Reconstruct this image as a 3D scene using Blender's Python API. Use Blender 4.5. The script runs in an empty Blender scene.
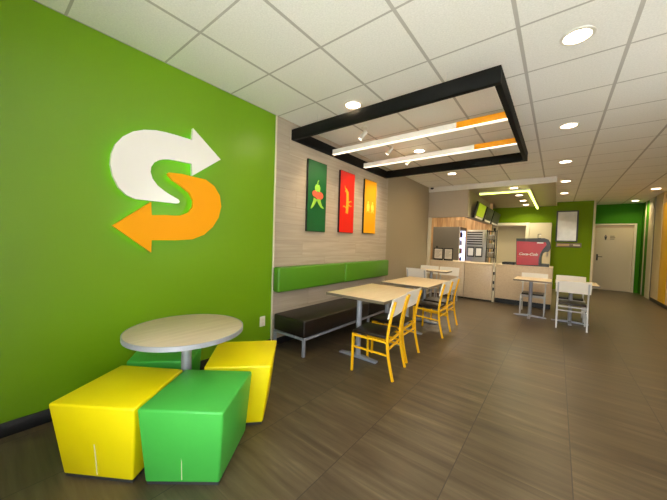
import bpy, bmesh, math, random
from mathutils import Vector, Matrix
random.seed(7)
PI = math.pi
SC = bpy.context.scene
COL = SC.collection

# ------------------------------------------------------------------ materials
def lin(c):
    out = []
    for v in c[:3]:
        v /= 255.0
        out.append(v/12.92 if v <= 0.04045 else ((v+0.055)/1.055)**2.4)
    return (*out, 1.0)

def mat(name, rgb, rough=0.5, metal=0.0, spec=0.5, var=0.0, vscale=6.0, bump=0.0, bscale=40.0, coat=0.0):
    m = bpy.data.materials.new(name); m.use_nodes = True
    nt = m.node_tree; b = nt.nodes['Principled BSDF']
    b.inputs['Base Color'].default_value = lin(rgb)
    b.inputs['Roughness'].default_value = rough
    b.inputs['Metallic'].default_value = metal
    b.inputs['Specular IOR Level'].default_value = spec
    b.inputs['Coat Weight'].default_value = coat
    tc = nt.nodes.new('ShaderNodeTexCoord')
    if var > 0:
        n = nt.nodes.new('ShaderNodeTexNoise'); n.inputs['Scale'].default_value = vscale
        n.inputs['Detail'].default_value = 4
        nt.links.new(tc.outputs['Object'], n.inputs['Vector'])
        mx = nt.nodes.new('ShaderNodeMix'); mx.data_type = 'RGBA'
        mx.inputs[6].default_value = tuple(v*(1-var) for v in lin(rgb)[:3]) + (1,)
        mx.inputs[7].default_value = tuple(min(1, v*(1+var)) for v in lin(rgb)[:3]) + (1,)
        nt.links.new(n.outputs['Fac'], mx.inputs[0])
        nt.links.new(mx.outputs[2], b.inputs['Base Color'])
    if bump > 0:
        n2 = nt.nodes.new('ShaderNodeTexNoise'); n2.inputs['Scale'].default_value = bscale
        n2.inputs['Detail'].default_value = 3
        nt.links.new(tc.outputs['Object'], n2.inputs['Vector'])
        bp = nt.nodes.new('ShaderNodeBump'); bp.inputs['Strength'].default_value = bump
        bp.inputs['Distance'].default_value = 0.01
        nt.links.new(n2.outputs['Fac'], bp.inputs['Height'])
        nt.links.new(bp.outputs['Normal'], b.inputs['Normal'])
    return m

def emis(name, rgb, strength):
    m = bpy.data.materials.new(name); m.use_nodes = True
    b = m.node_tree.nodes['Principled BSDF']
    b.inputs['Base Color'].default_value = lin(rgb)
    b.inputs['Emission Color'].default_value = lin(rgb)
    b.inputs['Emission Strength'].default_value = strength
    return m

def math_node(nt, op, a, b=None, c=None):
    n = nt.nodes.new('ShaderNodeMath'); n.operation = op
    for i, v in enumerate((a, b, c)):
        if v is None: continue
        if isinstance(v, (int, float)): n.inputs[i].default_value = v
        else: nt.links.new(v, n.inputs[i])
    return n.outputs[0]

def grid_line(nt, coord, origin, step, width):
    """1 on the joint lines, 0 inside the tile"""
    s = math_node(nt, 'SUBTRACT', coord, origin - step*1000 - width/2)
    mo = math_node(nt, 'MODULO', s, step)
    return math_node(nt, 'LESS_THAN', mo, width)

def mix(nt, fac, a, b):
    n = nt.nodes.new('ShaderNodeMix'); n.data_type = 'RGBA'
    if isinstance(fac, (int, float)): n.inputs[0].default_value = fac
    else: nt.links.new(fac, n.inputs[0])
    for i, v in ((6, a), (7, b)):
        if isinstance(v, tuple): n.inputs[i].default_value = v
        else: nt.links.new(v, n.inputs[i])
    return n.outputs[2]

def base_nodes(name, rough):
    m = bpy.data.materials.new(name); m.use_nodes = True
    nt = m.node_tree; b = nt.nodes['Principled BSDF']; b.inputs['Roughness'].default_value = rough
    tc = nt.nodes.new('ShaderNodeTexCoord'); sp = nt.nodes.new('ShaderNodeSeparateXYZ')
    nt.links.new(tc.outputs['Object'], sp.inputs[0])
    return m, nt, b, tc, sp

def stretched_noise(nt, tc, scale, s, detail=5, rough=0.6, dist=0.0):
    mp = nt.nodes.new('ShaderNodeMapping'); mp.inputs['Scale'].default_value = scale
    nt.links.new(tc.outputs['Object'], mp.inputs[0])
    n = nt.nodes.new('ShaderNodeTexNoise'); n.inputs['Scale'].default_value = s
    n.inputs['Detail'].default_value = detail; n.inputs['Roughness'].default_value = rough
    n.inputs['Distortion'].default_value = dist
    nt.links.new(mp.outputs[0], n.inputs['Vector'])
    return n.outputs['Fac']

def ramp(nt, fac, stops):
    r = nt.nodes.new('ShaderNodeValToRGB')
    els = r.color_ramp.elements
    els[0].position, els[0].color = stops[0]
    els[1].position, els[1].color = stops[-1]
    for p, c in stops[1:-1]:
        e = els.new(p); e.color = c
    nt.links.new(fac, r.inputs[0])
    return r.outputs[0]

# floor: grey brown tiles with streaks along x
def floor_material():
    m, nt, b, tc, sp = base_nodes('floor_tile', 0.34)
    X, Y = sp.outputs[0], sp.outputs[1]
    # per-tile offset of the grain
    ix = math_node(nt, 'FLOOR', math_node(nt, 'DIVIDE', math_node(nt, 'ADD', X, 0.95), 0.535))
    iy = math_node(nt, 'FLOOR', math_node(nt, 'DIVIDE', math_node(nt, 'ADD', Y, 0.30), 0.535))
    cb = nt.nodes.new('ShaderNodeCombineXYZ'); nt.links.new(ix, cb.inputs[0]); nt.links.new(iy, cb.inputs[1])
    wn = nt.nodes.new('ShaderNodeTexWhiteNoise'); nt.links.new(cb.outputs[0], wn.inputs['Vector'])
    mp = nt.nodes.new('ShaderNodeMapping'); mp.inputs['Scale'].default_value = (0.5, 6.0, 1.0)
    nt.links.new(tc.outputs['Object'], mp.inputs[0])
    add = nt.nodes.new('ShaderNodeVectorMath'); add.operation = 'MULTIPLY_ADD'
    nt.links.new(wn.outputs['Color'], add.inputs[0]); add.inputs[1].default_value = (3, 0.6, 2.0)
    nt.links.new(mp.outputs[0], add.inputs[2])
    n = nt.nodes.new('ShaderNodeTexNoise'); n.inputs['Scale'].default_value = 2.6
    n.inputs['Detail'].default_value = 7; n.inputs['Roughness'].default_value = 0.62; n.inputs['Distortion'].default_value = 0.35
    nt.links.new(add.outputs[0], n.inputs['Vector'])
    c = ramp(nt, n.outputs['Fac'], [(0.28, lin((60, 50, 36))), (0.47, lin((84, 71, 52))), (0.58, lin((93, 80, 60))), (0.74, lin((114, 100, 78)))])
    tint = math_node(nt, 'MULTIPLY_ADD', wn.outputs['Value'], 0.16, 0.92)
    hv = nt.nodes.new('ShaderNodeHueSaturation'); nt.links.new(c, hv.inputs['Color']); nt.links.new(tint, hv.inputs['Value'])
    gx = grid_line(nt, X, -0.95, 0.535, 0.005)
    gy = grid_line(nt, Y, -0.30, 0.535, 0.0035)
    c2 = mix(nt, math_node(nt, 'MULTIPLY', gy, 0.1), hv.outputs[0], lin((58, 50, 44)))
    c3 = mix(nt, math_node(nt, 'MULTIPLY', gx, 0.9), c2, lin((48, 42, 38)))
    nt.links.new(c3, b.inputs['Base Color'])
    rr = math_node(nt, 'MULTIPLY_ADD', n.outputs['Fac'], 0.18, 0.27)
    nt.links.new(rr, b.inputs['Roughness'])
    bp = nt.nodes.new('ShaderNodeBump'); bp.inputs['Strength'].default_value = 0.12; bp.inputs['Distance'].default_value = 0.004
    nt.links.new(n.outputs['Fac'], bp.inputs['Height']); nt.links.new(bp.outputs[0], b.inputs['Normal'])
    return m

def ceiling_material():
    m, nt, b, tc, sp = base_nodes('ceiling_tile', 0.85)
    X, Y = sp.outputs[0], sp.outputs[1]
    gx = grid_line(nt, X, -2.636, 0.593, 0.024)
    gy = grid_line(nt, Y, 1.009, 0.61, 0.016)
    g = math_node(nt, 'MAXIMUM', gx, gy)
    n = stretched_noise(nt, tc, (1, 1, 1), 90, 3)
    base = ramp(nt, n, [(0.3, lin((232, 229, 222))), (0.7, lin((246, 243, 236)))])
    c = mix(nt, g, base, lin((190, 185, 176)))
    nt.links.new(c, b.inputs['Base Color'])
    b.inputs['Specular IOR Level'].default_value = 0.2
    return m

def plank_material(name, stops, plank_axis, plank_h, length, grain_scale, line_rgb, rough=0.5, linew=0.004, tone=0.2):
    """planks running along y (plank_axis 2: stacked in z) or along z (plank_axis 0: side by side in x)"""
    m, nt, b, tc, sp = base_nodes(name, rough)
    S = sp.outputs[plank_axis]
    L = sp.outputs[1] if plank_axis == 2 else sp.outputs[2]
    row = math_node(nt, 'FLOOR', math_node(nt, 'DIVIDE', S, plank_h))
    off = math_node(nt, 'MULTIPLY', math_node(nt, 'FRACT', math_node(nt, 'MULTIPLY', row, 0.37)), length)
    Ls = math_node(nt, 'ADD', L, off)
    colid = math_node(nt, 'FLOOR', math_node(nt, 'DIVIDE', Ls, length))
    cb = nt.nodes.new('ShaderNodeCombineXYZ'); nt.links.new(row, cb.inputs[0]); nt.links.new(colid, cb.inputs[1])
    wn = nt.nodes.new('ShaderNodeTexWhiteNoise'); nt.links.new(cb.outputs[0], wn.inputs['Vector'])
    mp = nt.nodes.new('ShaderNodeMapping'); mp.inputs['Scale'].default_value = grain_scale
    nt.links.new(tc.outputs['Object'], mp.inputs[0])
    add = nt.nodes.new('ShaderNodeVectorMath'); add.operation = 'MULTIPLY_ADD'
    nt.links.new(wn.outputs['Color'], add.inputs[0]); add.inputs[1].default_value = (4, 4, 4)
    nt.links.new(mp.outputs[0], add.inputs[2])
    n = nt.nodes.new('ShaderNodeTexNoise'); n.inputs['Scale'].default_value = 2.0; n.inputs['Detail'].default_value = 6
    n.inputs['Distortion'].default_value = 0.3
    nt.links.new(add.outputs[0], n.inputs['Vector'])
    c = ramp(nt, n.outputs['Fac'], stops)
    hv = nt.nodes.new('ShaderNodeHueSaturation'); nt.links.new(c, hv.inputs['Color'])
    nt.links.new(math_node(nt, 'MULTIPLY_ADD', wn.outputs['Value'], tone, 1-tone/2), hv.inputs['Value'])
    s1 = grid_line(nt, S, 0.0, plank_h, linew)
    s2 = grid_line(nt, Ls, 0.0, length, linew)
    g = math_node(nt, 'MULTIPLY', math_node(nt, 'MAXIMUM', s1, s2), 0.6)
    nt.links.new(mix(nt, g, hv.outputs[0], lin(line_rgb)), b.inputs['Base Color'])
    return m

M = {}
M['floor'] = floor_material()
M['ceiling'] = ceiling_material()
M['wood_clad'] = plank_material('pale_wood_cladding', [(0.3, lin((168, 154, 136))), (0.5, lin((177, 163, 144))), (0.72, lin((186, 173, 154)))],
                                2, 0.21, 1.25, (4.0, 0.9, 16.0), (140, 125, 108), 0.55, tone=0.1)
M['kitchen_wood'] = plank_material('kitchen_wood_planks', [(0.3, lin((160, 116, 72))), (0.5, lin((205, 165, 118))), (0.72, lin((232, 200, 152)))],
                                0, 0.30, 0.9, (7.0, 7.0, 0.7), (80, 55, 35), 0.5, tone=0.5)
def laminate(name, a, b_, c):
    m, nt, b, tc, sp = base_nodes(name, 0.33)
    n = stretched_noise(nt, tc, (14, 1.2, 14), 2.2, 5)
    nt.links.new(ramp(nt, n, [(0.3, lin(a)), (0.5, lin(b_)), (0.72, lin(c))]), b.inputs['Base Color'])
    return m
M['maple'] = laminate('maple_laminate', (224, 202, 164), (230, 210, 174), (236, 219, 186))
M['maple_pale'] = laminate('pale_maple_laminate', (192, 174, 146), (201, 184, 156), (210, 194, 166))
M['counter'] = laminate('counter_laminate', (212, 190, 160), (220, 199, 169), (226, 206, 178))
M['green_wall'] = mat('lime_wall_paint', (112, 157, 10), 0.36, var=0.03, vscale=1.5, spec=0.5)
M['green_back'] = mat('lime_back_wall_paint', (108, 138, 0), 0.6, spec=0.15, var=0.03, vscale=1.5)
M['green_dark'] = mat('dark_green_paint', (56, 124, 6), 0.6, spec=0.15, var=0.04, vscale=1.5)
M['taupe'] = mat('taupe_paint', (163, 149, 124), 0.6, var=0.02, vscale=2)
M['bulkhead'] = mat('bulkhead_paint', (182, 166, 144), 0.6, var=0.02, vscale=2)
M['cream'] = mat('cream_paint', (206, 193, 166), 0.55, var=0.02, vscale=2)
M['white_paint'] = mat('white_paint', (226, 220, 208), 0.5, var=0.02)
M['soffit'] = mat('soffit_paint', (176, 164, 144), 0.7, var=0.02)
M['tan_panel'] = mat('tan_panel', (190, 160, 118), 0.5, var=0.04)
M['tan_light'] = mat('light_tan_panel', (200, 176, 136), 0.5, var=0.03)
M['gold'] = mat('golden_stripe', (214, 164, 30), 0.5, var=0.03)
M['black_base'] = mat('black_baseboard', (18, 18, 20), 0.45, var=0.1)
M['black_frame'] = mat('black_beam', (13, 13, 11), 0.75, spec=0.2, var=0.1)
M['black'] = mat('black_plastic', (20, 19, 18), 0.4, var=0.1)
M['dark_grey'] = mat('dark_grey_plastic', (62, 62, 62), 0.4, var=0.06)
M['steel'] = mat('brushed_steel', (176, 172, 164), 0.4, 0.6, var=0.08, vscale=20)
M['fridge'] = mat('grey_appliance', (128, 124, 114), 0.45, 0.2, var=0.04)
M['grey_metal'] = mat('silver_grey_metal', (158, 162, 174), 0.4, 0.25, var=0.04)
M['white_metal'] = mat('white_grey_metal', (196, 197, 200), 0.4, 0.1, var=0.04)
M['edge_grey'] = mat('grey_edge_band', (164, 166, 172), 0.35, 0.2, var=0.04)
M['edge_dark'] = mat('dark_edge_band', (120, 108, 92), 0.45, var=0.05)
M['yellow_metal'] = mat('yellow_metal', (255, 192, 16), 0.38, var=0.03)
M['ply_white'] = mat('white_plywood', (250, 246, 238), 0.4, var=0.03)
M['brown_vinyl'] = mat('dark_brown_vinyl', (30, 22, 18), 0.38, var=0.15, bump=0.1, bscale=60)
M['lime_vinyl'] = mat('lime_vinyl', (80, 138, 24), 0.4, var=0.04, bump=0.08, bscale=30)
M['green_vinyl'] = mat('green_vinyl', (74, 186, 72), 0.42, var=0.04, bump=0.08, bscale=25)
M['yellow_vinyl'] = mat('yellow_vinyl', (250, 228, 2), 0.42, var=0.03, bump=0.08, bscale=25)
M['seam'] = mat('pale_seam', (236, 232, 190), 0.5, var=0.02)
M['sign_white'] = mat('white_acrylic', (238, 234, 230), 0.16, var=0.01)
M['sign_orange'] = mat('orange_acrylic', (248, 164, 0), 0.4, spec=0.2, var=0.02)
M['glow'] = emis('sign_back_light', (150, 255, 130), 1.8)
M['bar_white'] = emis('white_light_bar', (236, 228, 214), 0.14)
M['bar_orange'] = emis('orange_light_bar', (240, 156, 6), 0.18)
M['led_warm'] = emis('bar_light', (255, 240, 214), 1.7)
M['led_lime'] = emis('lime_led', (226, 246, 104), 5.0)
M['lamp'] = emis('downlight_glow', (255, 236, 208), 9.0)
M['cool_lamp'] = emis('cooler_light', (226, 226, 255), 2.6)
M['poster_green'] = mat('dark_green_print', (14, 92, 44), 0.4, var=0.08, vscale=4)
M['poster_red'] = mat('red_print', (226, 28, 16), 0.4, var=0.05, vscale=4)
M['poster_amber'] = mat('amber_print', (246, 170, 8), 0.4, var=0.05, vscale=4)
M['pepper_green'] = mat('pepper_green', (150, 204, 70), 0.4, var=0.2, vscale=60)
M['tomato'] = mat('tomato_red', (226, 96, 70), 0.4, var=0.25, vscale=90)
M['pepper_yellow'] = mat('pepper_yellow', (250, 170, 40), 0.4, var=0.2, vscale=70)
M['pale_yellow'] = mat('pale_yellow', (255, 226, 90), 0.4, var=0.15, vscale=70)
M['paper'] = mat('white_paper', (222, 214, 200), 0.6, var=0.03)
M['ink'] = mat('grey_ink', (120, 112, 100), 0.6, var=0.03)
M['red_panel'] = mat('red_panel', (196, 40, 48), 0.35, var=0.08, vscale=9)
M['white_ink'] = mat('white_ink', (244, 238, 232), 0.5, var=0.02)
M['door'] = mat('door_paint', (210, 196, 168), 0.45, var=0.02)
M['frame_cream'] = mat('frame_paint', (222, 212, 186), 0.45, var=0.02)
M['header'] = mat('door_header', (190, 166, 140), 0.5, var=0.03)
M['poster_glare'] = mat('print_with_painted_glare', (226, 225, 223), 0.1, var=0.22, vscale=5)  # base lightened to stand in for light reflected off the print
def thin_glass():
    m = bpy.data.materials.new('window_glass'); m.use_nodes = True; nt = m.node_tree
    nt.nodes.remove(nt.nodes['Principled BSDF'])
    tr = nt.nodes.new('ShaderNodeBsdfTransparent'); tr.inputs[0].default_value = (0.96, 0.98, 0.97, 1)
    gl = nt.nodes.new('ShaderNodeBsdfGlossy'); gl.inputs['Roughness'].default_value = 0.02
    mx = nt.nodes.new('ShaderNodeMixShader'); mx.inputs[0].default_value = 0.07
    nt.links.new(tr.outputs[0], mx.inputs[1]); nt.links.new(gl.outputs[0], mx.inputs[2])
    nt.links.new(mx.outputs[0], nt.nodes['Material Output'].inputs[0])
    return m
M['glass'] = thin_glass()
M['concrete'] = mat('pavement', (176, 175, 172), 0.9, var=0.1)
M['oven_lit'] = emis('oven_window', (206, 200, 186), 0.3)
M['menu_lime'] = emis('lime_menu_screen', (150, 170, 20), 0.4)
M['menu_dim'] = emis('dim_menu_screen', (26, 30, 12), 0.1)
for i, c in enumerate([(150, 40, 40), (60, 90, 150), (210, 200, 210), (70, 130, 70)]):
    M['drink%d' % i] = mat('drink_%s' % ['red', 'blue', 'clear', 'green'][i], c, 0.2, var=0.05)

# ------------------------------------------------------------------ mesh helpers
def add_box(bm, x0, x1, y0, y1, z0, z1, bev=0.0, seg=2, xf=None):
    r = bmesh.ops.create_cube(bm, size=1.0)
    vs = r['verts']
    for v in vs:
        v.co = Vector(((x0+x1)/2 + v.co.x*(x1-x0), (y0+y1)/2 + v.co.y*(y1-y0), (z0+z1)/2 + v.co.z*(z1-z0)))
    if bev > 0:
        es = list({e for v in vs for e in v.link_edges})
        rr = bmesh.ops.bevel(bm, geom=es, offset=bev, segments=seg, affect='EDGES', profile=0.5)
        vs = list({v for f in rr['faces'] for v in f.verts} | {v for v in vs if v.is_valid})
    if xf is not None:
        for v in vs: v.co = xf @ v.co
    return vs

def add_loft(bm, bottom, top, bev=0.0, seg=3):
    """hexahedron between two quads (lists of 4 points, same order)"""
    b = [bm.verts.new(p) for p in bottom]; t = [bm.verts.new(p) for p in top]
    fs = [bm.faces.new(b[::-1]), bm.faces.new(t)]
    for i in range(4):
        j = (i+1) % 4
        fs.append(bm.faces.new((b[i], b[j], t[j], t[i])))
    if bev > 0:
        es = list({e for f in fs for e in f.edges})
        bmesh.ops.bevel(bm, geom=es, offset=bev, segments=seg, affect='EDGES', profile=0.5)

def add_prism(bm, pts, axis, a, b, bev=0.0):
    """polygon pts (2D) extruded along axis from a to b. axis 0: pts=(y,z); 1: (x,z); 2: (x,y)"""
    def P(p, h):
        return (h, p[0], p[1]) if axis == 0 else (p[0], h, p[1]) if axis == 1 else (p[0], p[1], h)
    A = [bm.verts.new(P(p, a)) for p in pts]; B = [bm.verts.new(P(p, b)) for p in pts]
    n = len(pts)
    f1 = bm.faces.new(A); f2 = bm.faces.new(B[::-1])
    for i in range(n):
        j = (i+1) % n
        bm.faces.new((A[j], A[i], B[i], B[j]))
    bmesh.ops.recalc_face_normals(bm, faces=bm.faces[:])
    if bev > 0:
        es = list(set(f1.edges[:]) | set(f2.edges[:]))
        bmesh.ops.bevel(bm, geom=es, offset=bev, segments=2, affect='EDGES', profile=0.5)

def add_tube(bm, path, r, n=10, square=False, rb=None):
    """sweep of a round (or square) section along a list of points"""
    path = [Vector(p) for p in path]
    if square: n = 4
    rings = []
    up = None
    for i, p in enumerate(path):
        d = (path[min(i+1, len(path)-1)] - path[max(i-1, 0)]).normalized()
        if up is None:
            ref = Vector((0, 1, 0)) if abs(d.y) < 0.9 else Vector((1, 0, 0))
        else: ref = up
        s = d.cross(ref).normalized(); up = s.cross(d).normalized()
        rr = r if rb is None else r + (rb-r)*i/(len(path)-1)
        ring = []
        for k in range(n):
            a = 2*PI*k/n + (PI/4 if square else 0)
            q = rr*(math.sqrt(2) if square else 1)
            ring.append(bm.verts.new(p + s*math.cos(a)*q + up*math.sin(a)*q))
        rings.append(ring)
    for a, b in zip(rings, rings[1:]):
        for k in range(n):
            bm.faces.new((a[k], a[(k+1) % n], b[(k+1) % n], b[k]))
    bm.faces.new(rings[0][::-1]); bm.faces.new(rings[-1])

def add_lathe(bm, prof, n=32, c=(0, 0, 0), axis='z'):
    rings = []
    for r, z in prof:
        ring = []
        for k in range(n):
            a = 2*PI*k/n
            ring.append(bm.verts.new((c[0]+r*math.cos(a), c[1]+r*math.sin(a), c[2]+z)))
        rings.append(ring)
    for a, b in zip(rings, rings[1:]):
        for k in range(n):
            bm.faces.new((a[k], a[(k+1) % n], b[(k+1) % n], b[k]))
    bm.faces.new(rings[0][::-1]); bm.faces.new(rings[-1])

def obj(name, bm, m, parent=None, smooth=False, loc=None):
    bmesh.ops.recalc_face_normals(bm, faces=bm.faces[:])
    me = bpy.data.meshes.new(name); bm.to_mesh(me); bm.free()
    ms = m if isinstance(m, (list, tuple)) else [m]
    for k in ms: me.materials.append(k)
    if smooth:
        for p in me.polygons: p.use_smooth = True
        try: me.set_sharp_from_angle(angle=math.radians(40))
        except Exception: pass
    o = bpy.data.objects.new(name, me); COL.objects.link(o)
    if loc: o.location = loc
    if parent: o.parent = parent
    return o

def box(name, dims, m, parent=None, bev=0.0, seg=2):
    bm = bmesh.new(); add_box(bm, *dims, bev=bev, seg=seg)
    return obj(name, bm, m, parent, smooth=bev > 0)

def thing(name, label, cat, loc=(0, 0, 0), rotz=0.0, group=None):
    o = bpy.data.objects.new(name, None); COL.objects.link(o)
    o.empty_display_size = 0.1
    o.location = loc; o.rotation_euler = (0, 0, rotz)
    return tag(o, label, cat, group)

def tag(o, label, cat, group=None):
    o['label'] = label; o['category'] = cat
    if group: o['group'] = group
    return o

def struct(o):
    o['kind'] = 'structure'; return o

def dup(root, loc, rotz, label, group=None):
    r = root.copy(); COL.objects.link(r); r.location = loc; r.rotation_euler = (0, 0, rotz)
    r['label'] = label
    if group: r['group'] = group
    for ch in list(root.children):
        c = ch.copy(); COL.objects.link(c); c.parent = r
        for g in list(ch.children):
            d = g.copy(); COL.objects.link(d); d.parent = c
    return r

# ------------------------------------------------------------------ camera
CAM = Vector((0, 0, 1.27))
FPX = 285.31
def cam_axes():
    y, p, r = -0.6643, -0.0302, 0.0318
    fwd = Vector((math.sin(y)*math.cos(p), math.cos(y)*math.cos(p), math.sin(p)))
    right = Vector((math.cos(y), -math.sin(y), 0)); up = right.cross(fwd)
    R = right*math.cos(r) + up*math.sin(r)
    U = up*math.cos(r) - right*math.sin(r)
    return R, U, fwd
RX, UX, FX = cam_axes()
cd = bpy.data.cameras.new('camera'); co = bpy.data.objects.new('camera', cd); COL.objects.link(co)
cd.sensor_fit = 'HORIZONTAL'; cd.sensor_width = 36.0; cd.lens = FPX/667*36; cd.clip_start = 0.05
co.matrix_world = Matrix(((RX.x, UX.x, -FX.x, CAM.x), (RX.y, UX.y, -FX.y, CAM.y), (RX.z, UX.z, -FX.z, CAM.z), (0, 0, 0, 1)))
SC.camera = co
def ray(px, py): return RX*((px-333.5)/FPX) - UX*((py-250)/FPX) + FX
def on_x(px, py, x):
    d = ray(px, py); P = CAM + d*(x/d.x); return (P.y, P.z)
def on_y(px, py, y):
    d = ray(px, py); P = CAM + d*(y/d.y); return (P.x, P.z)

# ------------------------------------------------------------------ room dimensions
XL, XR = -2.635, 1.98      # left, right wall
YF, YB = -0.40, 12.45      # shop front, back wall with the door
H = 2.71
YC = 7.25                  # plane of the soffit edge
YG = 11.30                 # lime back wall
HS = 2.60                  # dropped ceiling over the counter
T = 0.10

# ------------------------------------------------------------------ setting
struct(box('floor', (-4.2, XR+T, YF-T, YB+T, -0.08, 0.0), M['floor']))
struct(box('ceiling', (-4.2, XR+T, YF-T, YB+T, H, H+0.08), M['ceiling']))
struct(box('wall_left', (XL-T, XL, YF, 2.20, 0, H), M['green_wall']))
struct(box('wall_left', (XL-T, XL, 5.0, YC+0.02, 0, H), M['taupe']))
struct(box('wall_left', (XL-T, XL+0.012, 2.215, 5.0, 0, H), M['wood_clad']))
struct(box('trim_1', (XL-T, XL+0.016, 2.20, 2.215, 0, H), M['frame_cream'], bev=0.002))
struct(box('baseboard_left', (XL, XL+0.012, YF, 2.199, 0, 0.09), M['black_base'], bev=0.003))
struct(box('baseboard_left', (XL+0.0125, XL+0.022, 2.217, YC+0.02, 0, 0.08), M['black_base'], bev=0.003))

# back: lime wall behind the counter zone, recess with the door
struct(box('wall_back', (-4.2, 0.83, YG, YG+T, 0, H), M['green_back']))
struct(box('wall_back', (0.73, 0.83, YG+T, YB, 0, H), M['green_dark']))
struct(box('trim_2', (0.795, 0.845, YG-0.014, YG, 0, H), M['frame_cream'], bev=0.004))
bm = bmesh.new()
add_box(bm, 0.83, 0.885, YB, YB+T, 0, H); add_box(bm, 1.87, XR, YB, YB+T, 0, H); add_box(bm, 0.885, 1.87, YB, YB+T, 2.10, H)
struct(obj('wall_back', bm, M['green_dark']))
struct(box('wall_back', (0.83, XR, YB+T, YB+T+0.03, 0, H), M['cream']))

# right wall and its panels
WY0, WY1, WZ0, WZ1 = 2.3, 3.5, 1.4, 2.40
bm = bmesh.new()
add_box(bm, XR, XR+T, YF, WY0, 0, H); add_box(bm, XR, XR+T, WY1, YB, 0, H); add_box(bm, XR, XR+T, WY0, WY1, 0, WZ0); add_box(bm, XR, XR+T, WY0, WY1, WZ1, H)
struct(obj('wall_right', bm, M['tan_light']))
bm = bmesh.new()
for d in ((2.88, 2.93, WZ0+0.05, WZ1-0.05), (WY0, WY0+0.05, WZ0, WZ1), (WY1-0.05, WY1, WZ0, WZ1), (WY0+0.05, WY1-0.05, WZ0, WZ0+0.05), (WY0+0.05, WY1-0.05, WZ1-0.05, WZ1)):
    add_box(bm, XR+0.02, XR+0.07, d[0], d[1], d[2], d[3], 0.004)
w2 = struct(obj('added_window_2', bm, M['black_frame']))  # unseen window, added to bring side daylight onto chair backs and wall
for a, b in ((WY0+0.05, 2.88), (2.93, WY1-0.05)):
    box('pane', (XR+0.043, XR+0.049, a, b, WZ0+0.05, WZ1-0.05), M['glass'], w2)
struct(box('wall_right', (XR-0.012, XR-0.001, 12.09, YB-0.001, 0, H-0.001), M['green_dark'], bev=0.002))
struct(box('trim_3', (XR-0.018, XR-0.001, 11.96, 12.085, 0, H-0.001), M['cream'], bev=0.004))
struct(box('trim_4', (XR-0.012, XR-0.001, 11.60, 11.955, 0, H-0.001), M['green_dark'], bev=0.004))
struct(box('trim_5', (XR-0.022, XR-0.001, 11.12, 11.595, 0, H-0.001), M['cream'], bev=0.004))
struct(box('trim_6', (XR-0.012, XR-0.001, 10.93, 11.115, 0, H-0.001), M['edge_dark'], bev=0.002))
struct(box('trim_7', (XR-0.022, XR-0.001, 10.27, 10.925, 0.08, H-0.001), M['tan_light'], bev=0.004))
struct(box('trim_8', (XR-0.020, XR-0.001, 9.74, 10.265, 0.08, 2.42), M['gold'], bev=0.004))
struct(box('baseboard_right', (XR-0.030, XR-0.001, YF, 10.92, 0, 0.078), M['black_base'], bev=0.003))

# shop front behind the camera: daylight comes through this glazing
bm = bmesh.new()
add_box(bm, XL-T, XR+T, YF-T, YF, 2.50, H); add_box(bm, XL-T, XR+T, YF-T, YF, 0, 0.12)
add_box(bm, XL-T, -1.15, YF-T, YF, 0.12, 2.50); add_box(bm, 1.75, XR+T, YF-T, YF, 0.12, 2.50)
struct(obj('wall_front', bm, M['white_paint']))
bm = bmesh.new()
for x in (-1.15, -0.20, 0.75, 1.70):
    add_box(bm, x, x+0.05, YF-0.07, YF-0.02, 0.12, 2.50, 0.004)
add_box(bm, -1.10, 1.70, YF-0.07, YF-0.02, 0.12, 0.17, 0.004); add_box(bm, -1.10, 1.70, YF-0.07, YF-0.02, 2.45, 2.50, 0.004)
w = struct(obj('window_1', bm, M['black_frame']))
bm = bmesh.new()
for x in (-1.10, -0.15, 0.80):
    add_box(bm, x, x+0.90, YF-0.052, YF-0.046, 0.17, 2.45)
obj('pane', bm, M['glass'], w)

# dropped ceiling over the counter, fascia, bulkhead of the service opening
struct(box('ceiling', (-4.2, -0.08, YC, YG, HS, HS+0.05), M['soffit']))
bm = bmesh.new()
add_box(bm, XL+0.001, -0.06, YC-0.02, YC, HS-0.005, H-0.001); add_box(bm, -0.08, -0.06, YC, YG-0.001, HS-0.005, H-0.001)
struct(obj('trim_9', bm, M['white_paint']))
bm = bmesh.new()
add_box(bm, XL-T, -1.70, YC+0.02, YC+0.12, 1.96, HS)
struct(obj('wall_bulkhead', bm, M['bulkhead']))
struct(box('wall_bulkhead', (-1.80, -1.70, YC+0.1205, 9.999, 1.96, HS-0.001), M['taupe']))
struct(box('trim_10', (XL, XL+0.06, YC+0.02, YC+0.12, 0, 1.96), M['frame_cream'], bev=0.004))
struct(box('wall_kitchen', (-4.2, -1.63, 10.0, 10.08, 0, HS-0.001), M['kitchen_wood']))
struct(box('wall_kitchen', (-4.2, -4.1, YC, YG, 0, HS), M['taupe']))
struct(box('wall_kitchen', (-4.2, XL-T, YC, YC+T, 0, HS), M['taupe']))

# doorway in the lime back wall, left of a cream panel
PY = 11.0
pxl, _ = on_y(496.5, 240, PY); pxr, _ = on_y(529.0, 240, PY); pxe, _ = on_y(551.0, 240, PY)
_, pzt = on_y(505, 223.0, PY)
bm = bmesh.new()
add_box(bm, pxr, pxe, PY, YG-0.001, 0, pzt-0.01, 0.004)
struct(obj('wall_partition', bm, M['cream']))
bm = bmesh.new()
add_box(bm, pxl-0.13, pxl, PY-0.03, YG-0.001, 0, pzt, 0.005); add_box(bm, pxr-0.10, pxr-0.001, PY-0.03, YG-0.001, 0, pzt, 0.005)
add_box(bm, pxl, pxr-0.10, PY-0.03, YG-0.001, pzt-0.09, pzt, 0.005)
door_frame = struct(obj('trim_11', bm, M['frame_cream']))
bm = bmesh.new()
add_box(bm, pxl, pxr-0.10, YG-0.02, YG-0.001, 0, pzt-0.09)
struct(obj('wall_doorway', bm, M['cream']))

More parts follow.
